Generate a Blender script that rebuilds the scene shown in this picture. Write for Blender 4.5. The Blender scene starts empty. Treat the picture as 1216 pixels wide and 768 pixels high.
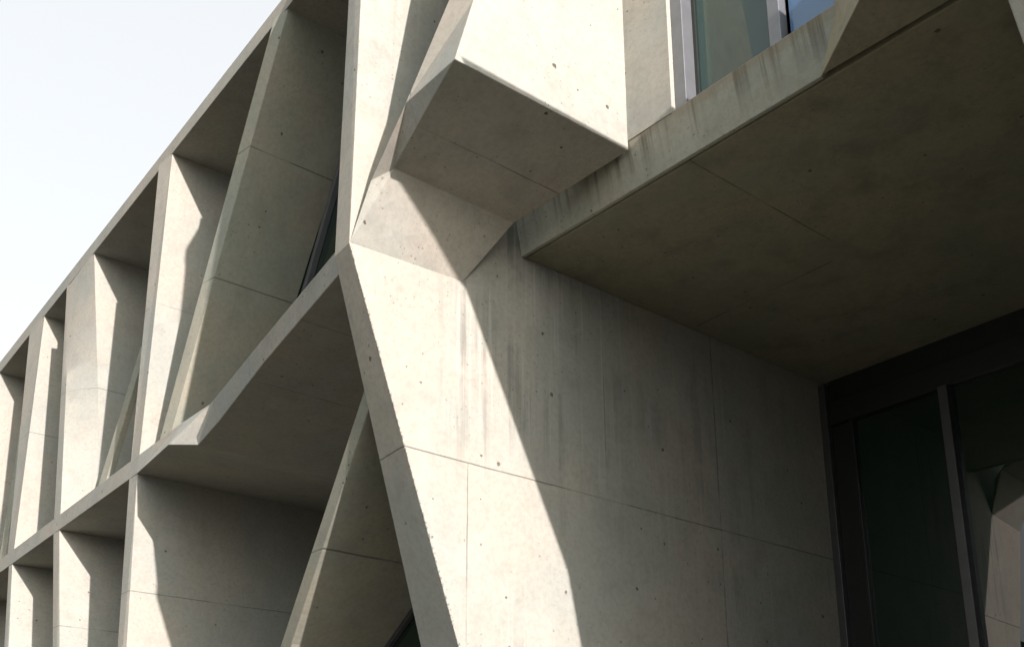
import bpy, bmesh, math, random
from mathutils import Vector
random.seed(7)
sc = bpy.context.scene
COL = sc.collection

# ------------------------------------------------------------------ world axes
# X runs along the facade (to the right seen from the street), Y into the
# building, Z up.  The plane y = 0 is the front of the concrete frame.

# ------------------------------------------------------------------ materials
def nodes(name):
    m = bpy.data.materials.new(name); m.use_nodes = True
    nt = m.node_tree
    for n in list(nt.nodes): nt.nodes.remove(n)
    out = nt.nodes.new('ShaderNodeOutputMaterial')
    b = nt.nodes.new('ShaderNodeBsdfPrincipled')
    nt.links.new(b.outputs[0], out.inputs[0])
    return m, nt, b

def mth(nt, op, a, b=None, c=None, clamp=False):
    n = nt.nodes.new('ShaderNodeMath'); n.operation = op; n.use_clamp = clamp
    for i, v in enumerate((a, b, c)):
        if v is None: continue
        if isinstance(v, (int, float)): n.inputs[i].default_value = v
        else: nt.links.new(v, n.inputs[i])
    return n.outputs[0]

def ramp(nt, val, lo, hi):
    n = nt.nodes.new('ShaderNodeMapRange'); n.interpolation_type = 'SMOOTHSTEP'
    n.inputs[1].default_value = lo; n.inputs[2].default_value = hi
    nt.links.new(val, n.inputs[0]); return n.outputs[0]

def noise(nt, vec, scale, detail=4, rough=.55, scl=(1, 1, 1), off=(0, 0, 0)):
    mp = nt.nodes.new('ShaderNodeMapping'); mp.inputs['Scale'].default_value = scl
    mp.inputs['Location'].default_value = off
    nt.links.new(vec, mp.inputs[0])
    n = nt.nodes.new('ShaderNodeTexNoise'); n.inputs['Scale'].default_value = scale
    n.inputs['Detail'].default_value = detail; n.inputs['Roughness'].default_value = rough
    nt.links.new(mp.outputs[0], n.inputs['Vector']); return n.outputs[0]

def mixc(nt, fac, a, b, mode='MIX'):
    n = nt.nodes.new('ShaderNodeMix'); n.data_type = 'RGBA'; n.blend_type = mode
    if isinstance(fac, (int, float)): n.inputs[0].default_value = fac
    else: nt.links.new(fac, n.inputs[0])
    for i, v in ((6, a), (7, b)):
        if isinstance(v, tuple): n.inputs[i].default_value = (*v, 1)
        else: nt.links.new(v, n.inputs[i])
    return n.outputs[2]

def concrete(name, base, lines=(), streak=.25, drip=0.0, mottle=.5, pits=1.0, seed=0.0, drip_top=6.0, zone=False):
    """board-smooth cast concrete: cloudy tone, pour streaks, air holes, tie
    holes and formwork joints at the given (axis, value, half width)"""
    m, nt, b = nodes(name)
    tc = nt.nodes.new('ShaderNodeTexCoord'); P = tc.outputs['Object']
    sx = nt.nodes.new('ShaderNodeSeparateXYZ'); nt.links.new(P, sx.inputs[0])
    dark = tuple(c * .62 for c in base)
    warm = (base[0]*1.03, base[1], base[2]*.93)
    cool = (base[0]*.86, base[1]*.93, base[2]*.92)
    n1 = noise(nt, P, .9, 5, .6, off=(seed, seed*.7, 0))
    n2 = noise(nt, P, 3.4, 6, .62, off=(0, seed, 2))
    n3 = noise(nt, P, 26, 5, .7)
    c = mixc(nt, ramp(nt, n1, .36, .64), warm, cool)
    f2 = mth(nt, 'MULTIPLY', ramp(nt, n2, .46, .78), mottle)
    c = mixc(nt, f2, c, dark)
    f3 = mth(nt, 'MULTIPLY', ramp(nt, n3, .38, .70), .42)
    c = mixc(nt, f3, c, dark)
    lightf = mth(nt, 'MULTIPLY', ramp(nt, noise(nt, P, 2.1, 5, .65, off=(4, 1, seed)), .52, .72), .35)
    c = mixc(nt, lightf, c, tuple(min(1, x*1.16) for x in base))
    n4 = noise(nt, P, 140, 3, .8)
    c = mixc(nt, mth(nt, 'MULTIPLY', ramp(nt, n4, .45, .75), .35), c, tuple(x*.55 for x in base))
    blot = ramp(nt, noise(nt, P, 1.5, 7, .72, off=(seed*2, 1, 7)), .56, .70)
    c = mixc(nt, mth(nt, 'MULTIPLY', blot, mottle*.6), c, (base[0]*.55, base[1]*.58, base[2]*.56))
    # pour streaks running down the face
    s1 = noise(nt, P, 1, 4, .6, (9, 9, .45), (seed, 0, 0))
    s2 = noise(nt, P, 1, 3, .5, (30, 30, .9), (0, seed, 0))
    band = ramp(nt, noise(nt, P, .8, 3, .5, off=(seed, 3, 1)), .40, .62)
    if zone:
        zz = mth(nt, 'MULTIPLY', mth(nt, 'MULTIPLY', ramp(nt, sx.outputs[1], .0, .35), mth(nt, 'SUBTRACT', 1, ramp(nt, sx.outputs[1], 1.3, 2.3))), ramp(nt, sx.outputs[2], 3.6, 4.5))
        band = mth(nt, 'MAXIMUM', mth(nt, 'MULTIPLY', band, .55), zz)
    st = mth(nt, 'MULTIPLY', mth(nt, 'MULTIPLY', ramp(nt, s1, .50, .66), mth(nt, 'MULTIPLY', band, ramp(nt, noise(nt, P, 2.2, 4, .65, off=(7, seed, 2)), .40, .62))), streak)
    c = mixc(nt, st, c, (base[0]*.47, base[1]*.5, base[2]*.5))
    st2 = mth(nt, 'MULTIPLY', mth(nt, 'MULTIPLY', ramp(nt, s2, .55, .70), band), streak*.45)
    c = mixc(nt, st2, c, tuple(min(1, x*1.28) for x in base))
    hgt = mth(nt, 'MULTIPLY', n3, .35)
    if drip:
        # rust-brown water runs below a sill, fading downwards from drip_top
        d1 = noise(nt, P, 1, 4, .65, (17, 1, .3)); 
        d2 = ramp(nt, d1, .47, .66)
        fall = ramp(nt, sx.outputs[2], drip_top-.36, drip_top)
        c = mixc(nt, mth(nt, 'MULTIPLY', mth(nt, 'MULTIPLY', d2, fall), drip), c, (.085, .08, .062))
        top = ramp(nt, mth(nt, 'ADD', sx.outputs[2], mth(nt, 'MULTIPLY', noise(nt, P, 9, 5, .7), .16)), drip_top-.02, drip_top+.06)
        c = mixc(nt, mth(nt, 'MULTIPLY', top, drip*.5), c, (.20, .165, .11))
    # air holes and tie holes, laid out in the plane of each face
    ge = nt.nodes.new('ShaderNodeNewGeometry'); sn = nt.nodes.new('ShaderNodeSeparateXYZ')
    nt.links.new(ge.outputs['True Normal'], sn.inputs[0])
    nxf = mth(nt, 'GREATER_THAN', mth(nt, 'ABSOLUTE', sn.outputs[0]), .6)
    nzf = mth(nt, 'GREATER_THAN', mth(nt, 'ABSOLUTE', sn.outputs[2]), .7)
    hu = mth(nt, 'ADD', sx.outputs[0], mth(nt, 'MULTIPLY', nxf, mth(nt, 'SUBTRACT', sx.outputs[1], sx.outputs[0])))
    hv = mth(nt, 'ADD', sx.outputs[2], mth(nt, 'MULTIPLY', nzf, mth(nt, 'SUBTRACT', sx.outputs[1], sx.outputs[2])))
    cmb = nt.nodes.new('ShaderNodeCombineXYZ'); nt.links.new(hu, cmb.inputs[0]); nt.links.new(hv, cmb.inputs[1]); cmb.inputs[2].default_value = 0
    cad = nt.nodes.new('ShaderNodeVectorMath'); cad.operation = 'ADD'; nt.links.new(cmb.outputs[0], cad.inputs[0]); cad.inputs[1].default_value = (seed*1.37, seed*.71, 0)
    for scale, rad, keep, dep in ((8.0, .055, .80, .5), (1.7, .021, .45, 1.0), (30., .15, .86, .3)):
        v = nt.nodes.new('ShaderNodeTexVoronoi'); v.inputs['Scale'].default_value = scale; v.voronoi_dimensions = '2D'
        wob = nt.nodes.new('ShaderNodeVectorMath'); wob.operation = 'MULTIPLY_ADD'
        nz = nt.nodes.new('ShaderNodeTexNoise'); nz.inputs['Scale'].default_value = 60
        nt.links.new(P, nz.inputs['Vector'])
        nt.links.new(nz.outputs['Color'], wob.inputs[0]); wob.inputs[1].default_value = (.022, .022, .022)
        nt.links.new(cad.outputs[0], wob.inputs[2]); nt.links.new(wob.outputs[0], v.inputs['Vector'])
        sel = nt.nodes.new('ShaderNodeSeparateColor'); nt.links.new(v.outputs['Color'], sel.inputs[0])
        r = mth(nt, 'MULTIPLY', rad, mth(nt, 'ADD', .45, sel.outputs[1]))
        near = mth(nt, 'SUBTRACT', 1, ramp(nt, mth(nt, 'DIVIDE', v.outputs['Distance'], r), .75, 1.1))
        on = mth(nt, 'GREATER_THAN', sel.outputs[0], keep)
        if scale > 5: on = mth(nt, 'MULTIPLY', on, ramp(nt, noise(nt, P, 1.3, 3, .6, off=(scale, seed, 0)), .46, .60))
        f = mth(nt, 'MULTIPLY', mth(nt, 'MULTIPLY', near, on), pits*(.85 if scale < 30 else .45), clamp=True)
        c = mixc(nt, f, c, (.075, .066, .05))
        hgt = mth(nt, 'SUBTRACT', hgt, mth(nt, 'MULTIPLY', f, dep*3))
    for ax, val, hw, *lim in lines:
        w = mth(nt, 'MULTIPLY_ADD', noise(nt, P, 3.0, 3), .012, -.006)
        d = mth(nt, 'ABSOLUTE', mth(nt, 'ADD', mth(nt, 'SUBTRACT', sx.outputs['XYZ'.index(ax)], val), w))
        f = mth(nt, 'SUBTRACT', 1, ramp(nt, d, hw*.4, hw))
        brk = mth(nt, 'MULTIPLY_ADD', ramp(nt, noise(nt, P, 2.4, 3, .6, off=(val, 1, 5)), .36, .58), .55, .2)
        f = mth(nt, 'MULTIPLY', f, brk)
        if lim:
            e = sx.outputs['XYZ'.index(lim[0])]
            f = mth(nt, 'MULTIPLY', f, mth(nt, 'MULTIPLY', mth(nt, 'GREATER_THAN', e, lim[1]), mth(nt, 'LESS_THAN', e, lim[2])))
        c = mixc(nt, f, c, tuple(x*.28 for x in base))
        hgt = mth(nt, 'SUBTRACT', hgt, mth(nt, 'MULTIPLY', f, 2.0))
    if zone:
        e1 = mth(nt, 'MULTIPLY_ADD', mth(nt, 'SUBTRACT', 5.25, sx.outputs[2]), .361, -.571)
        dd = mth(nt, 'ABSOLUTE', mth(nt, 'SUBTRACT', sx.outputs[1], e1))
        crumb = ramp(nt, mth(nt, 'SUBTRACT', noise(nt, P, 38, 4, .7), mth(nt, 'MULTIPLY', dd, 7.0)), .50, .56)
        crumb = mth(nt, 'MULTIPLY', crumb, mth(nt, 'GREATER_THAN', sx.outputs[0], -5.292))
        c = mixc(nt, mth(nt, 'MULTIPLY', crumb, .75), c, tuple(x*.35 for x in base))
        hgt = mth(nt, 'SUBTRACT', hgt, mth(nt, 'MULTIPLY', crumb, 2.0))
    nt.links.new(c, b.inputs['Base Color'])
    b.inputs['Roughness'].default_value = .82
    b.inputs['Specular IOR Level'].default_value = .25
    bp = nt.nodes.new('ShaderNodeBump'); bp.inputs['Strength'].default_value = .35
    bp.inputs['Distance'].default_value = .006
    nt.links.new(hgt, bp.inputs['Height']); nt.links.new(bp.outputs[0], b.inputs['Normal'])
    return m

def plain(name, col, rough, metal=0.0, ior=1.5, vary=.12, scale=8):
    m, nt, b = nodes(name)
    tc = nt.nodes.new('ShaderNodeTexCoord')
    f = ramp(nt, noise(nt, tc.outputs['Object'], scale, 5, .6), .35, .7)
    c = mixc(nt, f, col, tuple(x*(1-vary*2) for x in col))
    nt.links.new(c, b.inputs['Base Color'])
    b.inputs['Roughness'].default_value = rough; b.inputs['Metallic'].default_value = metal
    b.inputs['IOR'].default_value = ior
    return m

CB = (.324, .321, .290)
DK = (.25, .247, .19)  # darker concrete: the portal ceiling's deep shade is partly in this base colour
JOINT = .0075
M_fin = concrete('cast concrete of the fins', CB, [('Z', 7.25, JOINT*.8), ('Z', 3.98, JOINT*.8)], streak=.22, mottle=.35)
M_slant = concrete('cast concrete of the slanted fins', (.312, .316, .268), [('Z', 8.05, JOINT), ('Z', 6.95, JOINT), ('Z', 3.62, JOINT)], streak=.12, mottle=.5, seed=3)
M_wall = concrete('cast concrete of the side wall', CB, [('Z', 3.97, JOINT), ('Y', .39, JOINT*.8, 'Z', 0, 3.97), ('Y', 2.93, JOINT*1.1), ('Y', 1.66, JOINT*.6, 'Z', 4.35, 5.7)], streak=.8, mottle=.4, seed=5, zone=True)
M_slab = concrete('cast concrete of the slabs', CB, [('X', -7.3, JOINT), ('X', -6.2, JOINT*.8), ('X', -12.2, JOINT*.6)], streak=.1, mottle=.45, seed=8)
M_bay = concrete('cast concrete of the folded bay', CB, [('X', -4.66, JOINT*.8)], streak=.14, mottle=.5, pits=1.15, seed=11)
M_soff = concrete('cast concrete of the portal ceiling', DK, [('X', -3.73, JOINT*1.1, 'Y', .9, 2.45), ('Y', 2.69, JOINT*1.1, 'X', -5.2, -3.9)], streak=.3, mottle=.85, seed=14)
M_span = concrete('cast concrete of the spandrel', (.325, .333, .29), [], streak=.3, drip=.85, mottle=.5, pits=1.3, seed=17, drip_top=6.01)
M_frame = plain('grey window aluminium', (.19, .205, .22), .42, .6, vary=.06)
M_eframe = plain('window aluminium darkened for shade', (.11, .115, .12), .4, .6, vary=.06)  # darker copy of the frame metal, shade put into its colour
M_dframe = plain('dark window aluminium', (.014, .017, .015), .45, 0)
M_room = plain('dim room lining', (.05, .05, .045), .9)
M_paving = plain('grey brown paving', (.10, .087, .065), .9, scale=1.2, vary=.2)

def glass(name, col, rough=.015, ior=1.7):
    m, nt, b = nodes(name)
    tc = nt.nodes.new('ShaderNodeTexCoord')
    nz = noise(nt, tc.outputs['Object'], .9, 2, .4)
    bp = nt.nodes.new('ShaderNodeBump'); bp.inputs['Strength'].default_value = .03
    bp.inputs['Distance'].default_value = .02
    nt.links.new(nz, bp.inputs['Height']); nt.links.new(bp.outputs[0], b.inputs['Normal'])
    c = mixc(nt, noise(nt, tc.outputs['Object'], 3, 4), col, tuple(x*.8 for x in col))
    nt.links.new(c, b.inputs['Base Color'])
    b.inputs['Roughness'].default_value = rough; b.inputs['IOR'].default_value = ior
    return m
M_gdark = glass('dark tinted glass', (.006, .02, .013), .012, 1.85)
M_ggreen = glass('green glass', (.028, .066, .056), .02, 1.55)  # glossy pane with a green base colour
M_gblue = glass('glass with sky blue in its colour', (.05, .14, .28), .015, 1.8)  # blue of the reflected sky is painted into the base colour

# ------------------------------------------------------------------ mesh helpers
def link(name, bm, mat, parent=None, bevel=.006):
    bmesh.ops.recalc_face_normals(bm, faces=bm.faces[:])
    me = bpy.data.meshes.new(name); bm.to_mesh(me); bm.free()
    me.materials.append(mat)
    o = bpy.data.objects.new(name, me); COL.objects.link(o)
    if parent: o.parent = parent
    if bevel:
        md = o.modifiers.new('edge', 'BEVEL'); md.width = bevel; md.segments = 2
        md.limit_method = 'ANGLE'; md.angle_limit = math.radians(28)
    return o

def loft(bm, stations):
    """solid through closed loops of equal length"""
    rows = [[bm.verts.new(p) for p in s] for s in stations]
    n = len(rows[0])
    for a, b in zip(rows, rows[1:]):
        for i in range(n):
            bm.faces.new((a[i], a[(i+1) % n], b[(i+1) % n], b[i]))
    bm.faces.new(rows[0][::-1]); bm.faces.new(rows[-1])

def box(bm, x0, x1, y0, y1, z0, z1):
    loft(bm, [[(x0, y0, z), (x1, y0, z), (x1, y1, z), (x0, y1, z)] for z in (z0, z1)])

def prism_x(bm, prof, x0, x1):            # profile in (y, z)
    loft(bm, [[(x, y, z) for y, z in prof] for x in (x0, x1)])

def prism_y(bm, prof, y0, y1):            # profile in (x, z)
    loft(bm, [[(x, y, z) for x, z in prof] for y in (y0, y1)])

def empty(name, label, cat, loc=(0, 0, 0), group=None):
    o = bpy.data.objects.new(name, None); COL.objects.link(o); o.location = loc
    o['label'] = label; o['category'] = cat
    if group: o['group'] = group
    return o

B = empty('concrete_building', 'pale cast concrete building with deep folded fins, sloping legs and a shaded glazed entrance', 'building')

# ------------------------------------------------------------------ ground
bm = bmesh.new(); s = 900
bm.faces.new([bm.verts.new(p) for p in ((-s, -s, 0), (s, -s, 0), (s, s, 0), (-s, s, 0))])
g = link('ground', bm, M_paving, bevel=0); g['kind'] = 'structure'

# ------------------------------------------------------------------ fins (upright, left part)
SL_T, RF_B = 5.46, 9.135
FRONT = -.006
def fin(name, st, mat=M_fin, back=.96, parent=B):
    """st: (z, front outline [(x, y) left .. right])"""
    bm = bmesh.new()
    loft(bm, [[(x, y, z) for x, y in pts] + [(pts[-1][0], back, z), (pts[0][0], back, z)] for z, pts in st])
    return link(name, bm, mat, parent)

def up(xl0, xr0, xl1, xr1, z0, z1, back=.96, mat=M_fin):
    s0, s1 = (.004, .035) if z1 > 7 else (.035, .004)   # the nose is splayed a little
    fin('fin', [(z0, [(xl0, FRONT-s0), (xr0, FRONT)]), (z1, [(xl1, FRONT-s1), (xr1, FRONT)])], mat, back)

# upper row, right to left
up(-10.84, -10.60, -10.87, -10.54, 5.30, 9.16)
sts = []
for i in range(41):
    q = i/40; z = 5.47+(9.16-5.47)*q
    z1 = 5.47+3.53*q
    sts.append([(-13.56-.61*q, FRONT-.01-.06*q, z1), (-13.33-.70*q, FRONT-.06*q, z1), (-13.30+.02*q, .5*(1-q)+FRONT, z), (-13.30+.02*q, .96, z), (-13.56-.61*q, .96, z)])
bm = bmesh.new()
loft(bm, [[(-13.55, .04, 5.3), (-13.40, .04, 5.3), (-13.40, .95, 5.3), (-13.55, .95, 5.3)], [(-14.44, .04, 9.16), (-14.12, .04, 9.16), (-14.12, .95, 9.16), (-14.44, .95, 9.16)]])
loft(bm, [[(x, y, z-.17) for x, y, z in sts[0]]]+sts)
o = link('fin', bm, M_fin, B, 0)
for p in o.data.polygons: p.use_smooth = True
o.data.set_sharp_from_angle(angle=math.radians(25))
up(-15.75, -15.46, -16.20, -15.54, 5.30, 9.16)
up(-18.45, -18.15, -18.45, -18.10, 5.30, 9.16)
up(-21.2, -20.9, -21.2, -20.9, 5.30, 9.16)
# lower row (they lean a little the other way)
up(-10.20, -10.00, -10.838, -10.602, -.05, 5.29, 2.4)
up(-11.40, -11.20, -13.54, -13.30, -.05, 5.29, 1.6)
up(-13.90, -13.66, -15.63, -15.46, -.05, 5.29, 1.6)
up(-17.40, -17.20, -18.35, -18.1, -.05, 5.29, 1.6)

# slanted fins of the upper row
fin('fin', [(5.40, [(-10.34, .07), (-10.14, .11)]), (9.16, [(-7.92, -.04), (-7.70, .0)])], M_slant)
fin('fin', [(5.40, [(-12.75, .18), (-12.53, .20)]), (7.14, [(-11.527, .18), (-11.36, .20)])], M_slant, .27)
fin('fin', [(5.40, [(-17.05, .16), (-16.80, .18)]), (9.16, [(-16.80, .16), (-16.68, .18)])], M_slant, .90)
# slanted fin of the lower row, leaning against the front leg
fin('fin', [(-.05, [(-11.04, 1.61), (-10.85, 1.62)]), (3.06, [(-7.655, .295), (-7.47, .30)]), (4.44, [(-5.56, -.245), (-5.42, -.235)]), (4.58, [(-5.50, -.20), (-5.36, -.19)])], M_slant, 2.4)

# ------------------------------------------------------------------ roof slab and floor slab
def slab(name, stations, mat, parent=B):
    bm = bmesh.new(); loft(bm, stations); return link(name, bm, mat, parent)
def st(x, y, zb, zt, back):
    return [(x, y, zb), (x, y, zt), (x, back, zt), (x, back, zb)]
slab('roof_slab', [st(-23.5, -.012, 9.10, 9.36, 14), st(-10.86, -.012, 9.145, 9.345, 14), st(-7.6, -.012, 9.15, 9.345, 14), st(-5.452, -.585, 9.15, 9.345, 14)], M_slab)
slab('floor_slab', [st(-23.5, -.012, 5.25, 5.475, 2.6), st(-10.6, -.012, 5.265, 5.475, 2.6),
                    [(-9.22, -.20, 5.135), (-9.62, .05, 5.54), (-9.6, 2.6, 5.54), (-9.3, 2.6, 5.135)],
                    [(-8.75, -.10, 5.015), (-8.79, 0, 5.46), (-8.8, 2.6, 5.46), (-8.7, 2.6, 5.015)],
                    [(-8.15, -.165, 5.04), (-8.25, -.19, 5.265), (-8.3, 2.6, 5.265), (-8.2, 2.6, 5.04)],
                    [(-7.0, -.318, 5.115), (-7.0, -.355, 5.285), (-7.0, 2.6, 5.285), (-7.0, 2.6, 5.115)],
                    [(-5.46, -.522, 5.14), (-5.46, -.548, 5.31), (-5.44, 2.6, 5.31), (-5.44, 2.6, 5.14)]], M_slab)

# ------------------------------------------------------------------ side wall with its sloping front leg
bm = bmesh.new()
pr = ((-.571, 9.342), (-.571, 5.25), (.336, 2.736), (1.34, -.05), (6.5, -.05), (6.5, 5.74), (.98, 5.74), (.98, 9.342))
xl = (-5.446, -5.49, -5.72, -5.97, -5.97, -5.446, -5.446, -5.446)      # the leg thickens towards its foot
dy = (0, .012, .03, .03, 0, 0, 0, 0)
loft(bm, [[(x, y+d, z) for (y, z), x, d in zip(pr, xl, dy)], [(-5.278, y, z) for y, z in pr]])
link('side_wall', bm, M_wall, B)

# folded bay: soffit and the lit cheek beside the upper window
bm = bmesh.new()
N = (-5.279, -.572, 5.25); Ept = (-5.279, .333, 5.287)
P1 = (-4.143, -.571, 5.906); P2 = (-4.143, .838, 5.928); P3 = (-5.022, .577, 5.72); P4 = (-5.022, -.414, 5.728)
Ka = (-5.139, -.516, 5.654); K1 = (-4.70, -.545, 5.962); K2 = (-4.335, -.487, 6.511); K3 = (-4.30, -.08, 9.34)
Q1 = (-4.143, -.437, 6.40); Q3 = (-4.143, .05, 9.34)
K3b = (-4.30, .86, 9.34); Q3b = (-4.143, .838, 9.34)
K2b = (-4.335, .80, 6.511); K1b = (-4.70, .70, 5.99); Kab = (-5.139, .50, 5.654); Nb = Ept
V = {k: bm.verts.new(v) for k, v in dict(N=N, E=Ept, P1=P1, P2=P2, P3=P3, P4=P4, K1=K1, K2=K2, K3=K3, Q1=Q1, Q3=Q3, Ka=Ka, Kab=Kab, K3b=K3b, Q3b=Q3b, K2b=K2b, K1b=K1b).items()}
def f(*ks): bm.faces.new([V[k] for k in ks])
f('N', 'P4', 'P3', 'E')                       # tilted facet under the soffit
f('P4', 'P1', 'P2', 'P3')                     # soffit
f('N', 'Ka', 'P4'); f('Ka', 'K1', 'P1', 'P4')
f('K1', 'K2', 'Q1', 'P1'); f('K2', 'K3', 'Q3', 'Q1')
f('P1', 'Q1', 'Q3', 'Q3b', 'P2')              # sunlit cheek
f('K3', 'K3b', 'Q3b', 'Q3')
f('K2', 'K2b', 'K3b', 'K3'); f('K1', 'K1b', 'K2b', 'K2'); f('Ka', 'Kab', 'K1b', 'K1'); f('N', 'E', 'Kab', 'Ka')
f('E', 'P3', 'K1b', 'Kab'); f('P3', 'P2', 'K2b', 'K1b'); f('P2', 'Q3b', 'K3b', 'K2b')
link('folded_bay', bm, M_bay, B, .005)

# ------------------------------------------------------------------ spandrel, portal ceiling, right-hand overhang
def sp(x): return .853 + .04*(x+5.278)
bm = bmesh.new()
def spl(x, xt, back):
    y = sp(x); return [(x, y, 5.672), (xt, y-.062, 6.010), (xt, back, 6.010), (x, back, 5.70), (x, y+.03, 5.70), (x, y+.03, 5.672)]
loft(bm, [spl(x, x, sp(x)+.5) for x in (-5.276, -4.143, -3.765)] + [spl(-2.754, -2.42, 1.5)])
link('spandrel', bm, M_span, B)
bm = bmesh.new()                              # cheek between bay and upper window
loft(bm, [[(-4.15, sp(-4.15)-.065, z), (-3.765, sp(-3.765)-.065, z), (-3.765, 1.3, z), (-4.15, 1.3, z)] for z in (6.0, 9.34)])
link('window_cheek', bm, M_bay, B, 0)
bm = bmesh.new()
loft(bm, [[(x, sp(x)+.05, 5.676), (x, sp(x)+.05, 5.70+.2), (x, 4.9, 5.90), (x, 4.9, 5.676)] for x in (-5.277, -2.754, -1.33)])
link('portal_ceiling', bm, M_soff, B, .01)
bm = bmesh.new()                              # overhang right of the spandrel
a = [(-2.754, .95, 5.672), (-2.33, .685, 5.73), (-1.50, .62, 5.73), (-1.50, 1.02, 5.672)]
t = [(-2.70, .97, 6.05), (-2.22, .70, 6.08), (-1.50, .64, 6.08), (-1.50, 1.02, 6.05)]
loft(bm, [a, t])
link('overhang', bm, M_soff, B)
# second leg, at the right end of the portal; profile shaped for the side wall's shadow
bm = bmesh.new()
prism_x(bm, [(-.97, 6.637), (-.291, 6.271), (.635, 4.351), (.748, 3.833), (1.40, -.05), (5.0, -.05), (5.0, 5.68), (.9, 6.637)], -1.495, -1.33)
link('leg_wall', bm, M_wall, B)
# upper storey mass behind the glazing and the rest of the block
bm = bmesh.new()
box(bm, -23.4, -5.5, 5.5, 5.7, -.05, 9.12)
link('rear_wall', bm, M_room, B, 0)
bm = bmesh.new()
box(bm, -5.30, -1.2, 5.2, 5.4, -.05, 5.68); link('rear_wall', bm, M_room, B, 0)

# ------------------------------------------------------------------ windows
def window(parts, panes, frame_mat=M_frame, name='window'):
    """parts: boxes of the frame; panes: (box, material)"""
    bm = bmesh.new()
    for p in parts: box(bm, *p)
    w = link(name, bm, frame_mat, B, .003)
    for p, m in panes:
        bm = bmesh.new(); box(bm, *p); link('pane', bm, m, w, 0)
    return w
# upper window beside the folded bay
w = window([(-3.763, -3.672, .885, 1.05, 6.00, 9.30), (-3.672, -2.2, .935, 1.05, 9.22, 9.30)],
           [((-3.670, -3.030, 1.0, 1.02, 6.012, 9.22), M_ggreen), ((-2.962, -2.2, .985, 1.005, 6.012, 9.22), M_gblue)])
bm = bmesh.new(); box(bm, -3.045, -2.965, .915, 1.045, 6.00, 9.22); link('mullion', bm, M_frame, w, .003)
bm = bmesh.new()
for x in (-3.671, -3.063, -2.964): box(bm, x, x+.022, .985, 1.03, 6.0, 9.22)
link('gasket', bm, M_dframe, w, 0)
# entrance glazing at the back of the portal
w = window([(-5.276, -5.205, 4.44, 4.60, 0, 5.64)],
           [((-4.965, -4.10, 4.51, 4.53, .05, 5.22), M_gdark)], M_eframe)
bm = bmesh.new()                              # right-hand pane turned a few degrees to shift what it reflects
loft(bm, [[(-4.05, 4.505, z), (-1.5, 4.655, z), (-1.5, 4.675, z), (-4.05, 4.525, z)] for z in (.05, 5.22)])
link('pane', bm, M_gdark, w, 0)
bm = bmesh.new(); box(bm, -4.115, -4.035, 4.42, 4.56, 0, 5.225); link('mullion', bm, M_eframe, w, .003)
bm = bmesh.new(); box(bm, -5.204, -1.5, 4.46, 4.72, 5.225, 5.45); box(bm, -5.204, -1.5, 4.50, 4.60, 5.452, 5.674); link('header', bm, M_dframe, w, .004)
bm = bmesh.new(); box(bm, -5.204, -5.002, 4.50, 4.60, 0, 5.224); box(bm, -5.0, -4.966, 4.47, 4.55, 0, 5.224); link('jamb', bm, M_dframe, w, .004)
# glazing behind the cells of the upper row
cells = [(-5.46, -9.6), (-10.6, -13.3), (-13.4, -15.5), (-15.8, -18.1), (-18.4, -20.9)]
window([(-20.9, -5.46, .945, 1.00, 5.40, 5.50)] + [(-16.55, -16.45, .93, 1.0, 5.5, 9.12), (-12.0, -11.9, .93, 1.0, 5.5, 9.12)],
       [((-20.9, -5.46, .965, .985, 5.45, 9.13), M_gdark)])
# frame that follows the slanted fin
bm = bmesh.new()
loft(bm, [[(x0, .90, z), (x0+.075, .90, z), (x0+.075, .963, z), (x0, .963, z)] for x0, z in ((-9.70, 5.46), (-7.72, 9.13))])
link('window', bm, M_frame, B, .003)
# cell between side wall and folded bay
window([(-5.27, -4.2, .91, .96, 9.2, 9.26)], [((-5.277, -4.2, .93, .95, 6.0, 9.26), M_gdark)])
# glazing behind the lower row
window([(-20.9, -5.46, 2.38, 2.44, -.04, .08)], [((-20.9, -5.46, 2.40, 2.42, 0, 5.26), M_gdark)])
# triangular glazing between the slanted fin and the leg
w = window([(-10.7, -5.45, 1.12, 1.18, -.04, .06)], [], M_dframe)
bm = bmesh.new(); prism_y(bm, [(-5.45, .05), (-5.45, 4.36), (-7.50, 3.02), (-10.75, .05)], 1.145, 1.165); link('pane', bm, M_gdark, w, 0)
bm = bmesh.new()
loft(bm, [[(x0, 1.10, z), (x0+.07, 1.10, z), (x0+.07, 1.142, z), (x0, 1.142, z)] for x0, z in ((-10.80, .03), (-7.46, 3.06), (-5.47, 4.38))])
link('frame', bm, M_eframe, w, .003)

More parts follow.
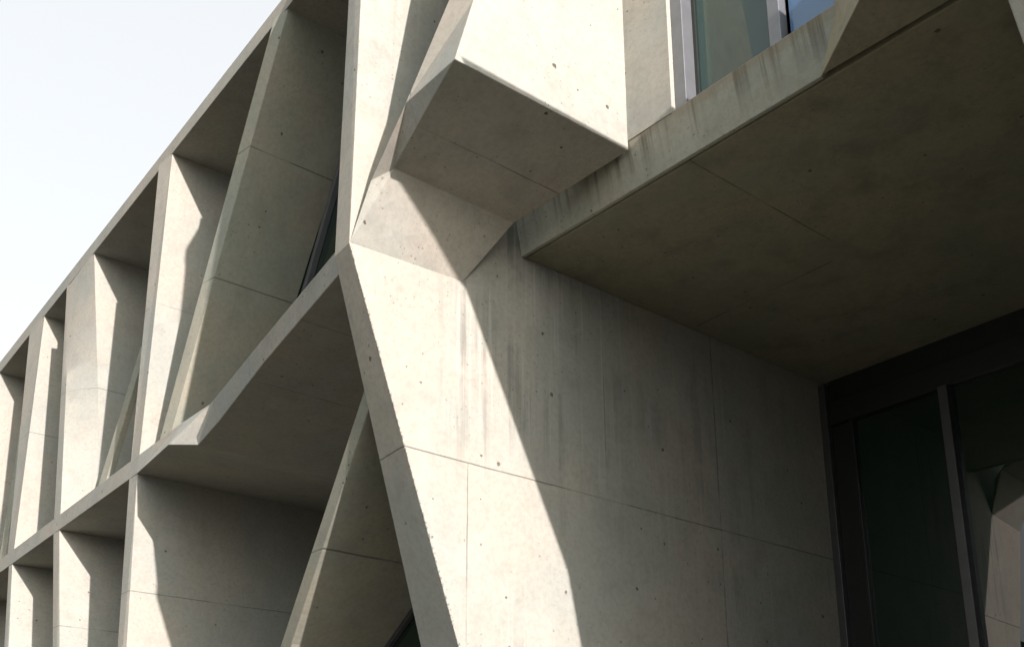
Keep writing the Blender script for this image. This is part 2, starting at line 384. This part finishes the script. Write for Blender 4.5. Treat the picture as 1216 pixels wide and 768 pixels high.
# ------------------------------------------------------------------ across the street: seen only in the glass
M_leaf, nt, b = nodes('leaves')
tc = nt.nodes.new('ShaderNodeTexCoord')
nt.links.new(mixc(nt, ramp(nt, noise(nt, tc.outputs['Object'], 2.2, 4), .35, .65), (.035, .075, .022), (.075, .12, .04)), b.inputs['Base Color'])
b.inputs['Roughness'].default_value = .6
M_bark = plain('bark', (.09, .07, .05), .9)
def tree_meshes(h, r, n, leaf):
    bm = bmesh.new()
    rings = []
    for i in range(7):
        tt = i/6; z = h*.75*tt; rr = .035*h*(1-.75*tt)
        cx = .15*math.sin(tt*3); rings.append([(cx+rr*math.cos(a*math.pi/4), rr*math.sin(a*math.pi/4), z) for a in range(8)])
    loft(bm, rings)
    for k in range(7):
        a = k*2.4; z0 = h*(.35+.05*k); L = r*.8
        p = [(0, 0, z0), (L*.5*math.cos(a), L*.5*math.sin(a), z0+L*.35), (L*math.cos(a), L*math.sin(a), z0+L*.8)]
        loft(bm, [[(q[0]+w*math.cos(c*2.1), q[1]+w*math.sin(c*2.1), q[2]) for c in range(3)] for q, w in zip(p, (.09, .06, .02))])
    tm = bpy.data.meshes.new('trunk'); bmesh.ops.recalc_face_normals(bm, faces=bm.faces[:]); bm.to_mesh(tm); bm.free(); tm.materials.append(M_bark)
    vs, fs = [], []
    blobs = [(random.gauss(0, .42)*r, random.gauss(0, .42)*r, h*(.62+random.uniform(-.25, .25)), r*random.uniform(.28, .5)) for _ in range(26)]
    for i in range(n):
        bx, by, bz, br = random.choice(blobs)
        d = Vector((random.gauss(0, 1), random.gauss(0, 1), random.gauss(0, 1))).normalized()*br*random.uniform(.55, 1.05)
        c = Vector((bx, by, bz))+d
        u = Vector((random.gauss(0, 1), random.gauss(0, 1), random.gauss(0, 1))).normalized(); v = u.orthogonal().normalized()
        s_ = leaf*random.uniform(.6, 1.3); k = len(vs)
        vs += [c-u*s_, c+v*s_*.5, c+u*s_, c-v*s_*.5]; fs.append((k, k+1, k+2, k+3))
    cm = bpy.data.meshes.new('crown'); cm.from_pydata([tuple(q) for q in vs], [], fs); cm.materials.append(M_leaf)
    return tm, cm
tm, cm = tree_meshes(8, 2.9, 9000, .22)
def tree(name, loc, t_, c_, rz, s_, label, group):
    r = empty(name, label, 'tree', loc, group); r.rotation_euler[2] = rz; r.scale = (s_,)*3
    for nm, me in (('trunk', t_), ('crown', c_)):
        o = bpy.data.objects.new(nm, me); COL.objects.link(o); o.parent = r
for i, (x, y, s_) in enumerate([(-33, -17, 1.1), (-27, -20, 1.2), (-21, -18, 1.0), (-16.5, -20, 1.15), (-11, -21, 1.0), (-40, -16, 1.2), (-47, -18, 1.2), (-24, -14, .85)]):
    tree('broadleaf_tree', (x, y, 0), tm, cm, i*1.7, s_, 'dark broadleaf tree standing across the street from the concrete building', 'trees across the street')

# ------------------------------------------------------------------ light
SUN = Vector((1, -.165, .26)).normalized()      # towards the sun
elev = math.asin(SUN.z); az = math.atan2(SUN.x, SUN.y)
W = bpy.data.worlds.new('World'); sc.world = W; W.use_nodes = True
nt = W.node_tree
sky = nt.nodes.new('ShaderNodeTexSky'); sky.sky_type = 'NISHITA'; sky.sun_disc = False
sky.sun_elevation = elev; sky.sun_rotation = az
sky.air_density = 1.0; sky.dust_density = 8.0; sky.ozone_density = .6
bg = nt.nodes['Background']; bg.inputs[1].default_value = .15
# thin bright overcast veil: the sky keeps its gradient but is nearly colourless
bw = nt.nodes.new('ShaderNodeRGBToBW'); nt.links.new(sky.outputs[0], bw.inputs[0])
veil = mixc(nt, .70, bw.outputs[0], (2.30, 2.36, 2.40))
nt.links.new(mixc(nt, .92, sky.outputs[0], veil), bg.inputs[0])
L = bpy.data.lights.new('sun', 'SUN'); L.energy = 2.9; L.angle = math.radians(.53); L.color = (1, .862, .835)
lo = bpy.data.objects.new('sun', L); COL.objects.link(lo)
lo.rotation_euler = SUN.to_track_quat('Z', 'Y').to_euler()

# ------------------------------------------------------------------ camera
cam = bpy.data.cameras.new('camera'); co = bpy.data.objects.new('camera', cam); COL.objects.link(co)
sc.camera = co
co.location = (0, -3.5, 1.6)
pitch, yaw = math.radians(16.35), math.radians(51.45)
co.rotation_euler = (math.pi/2+pitch, 0, yaw)
cam.sensor_width = 36; cam.lens = 1249/1216*36
cam.shift_x = (608-600)/1216; cam.shift_y = (626.5-384)/1216
cam.clip_end = 3000; cam.clip_start = .05

sc.view_settings.view_transform = 'Standard'; sc.view_settings.look = 'None'
sc.view_settings.exposure = 1.67; sc.view_settings.gamma = 1
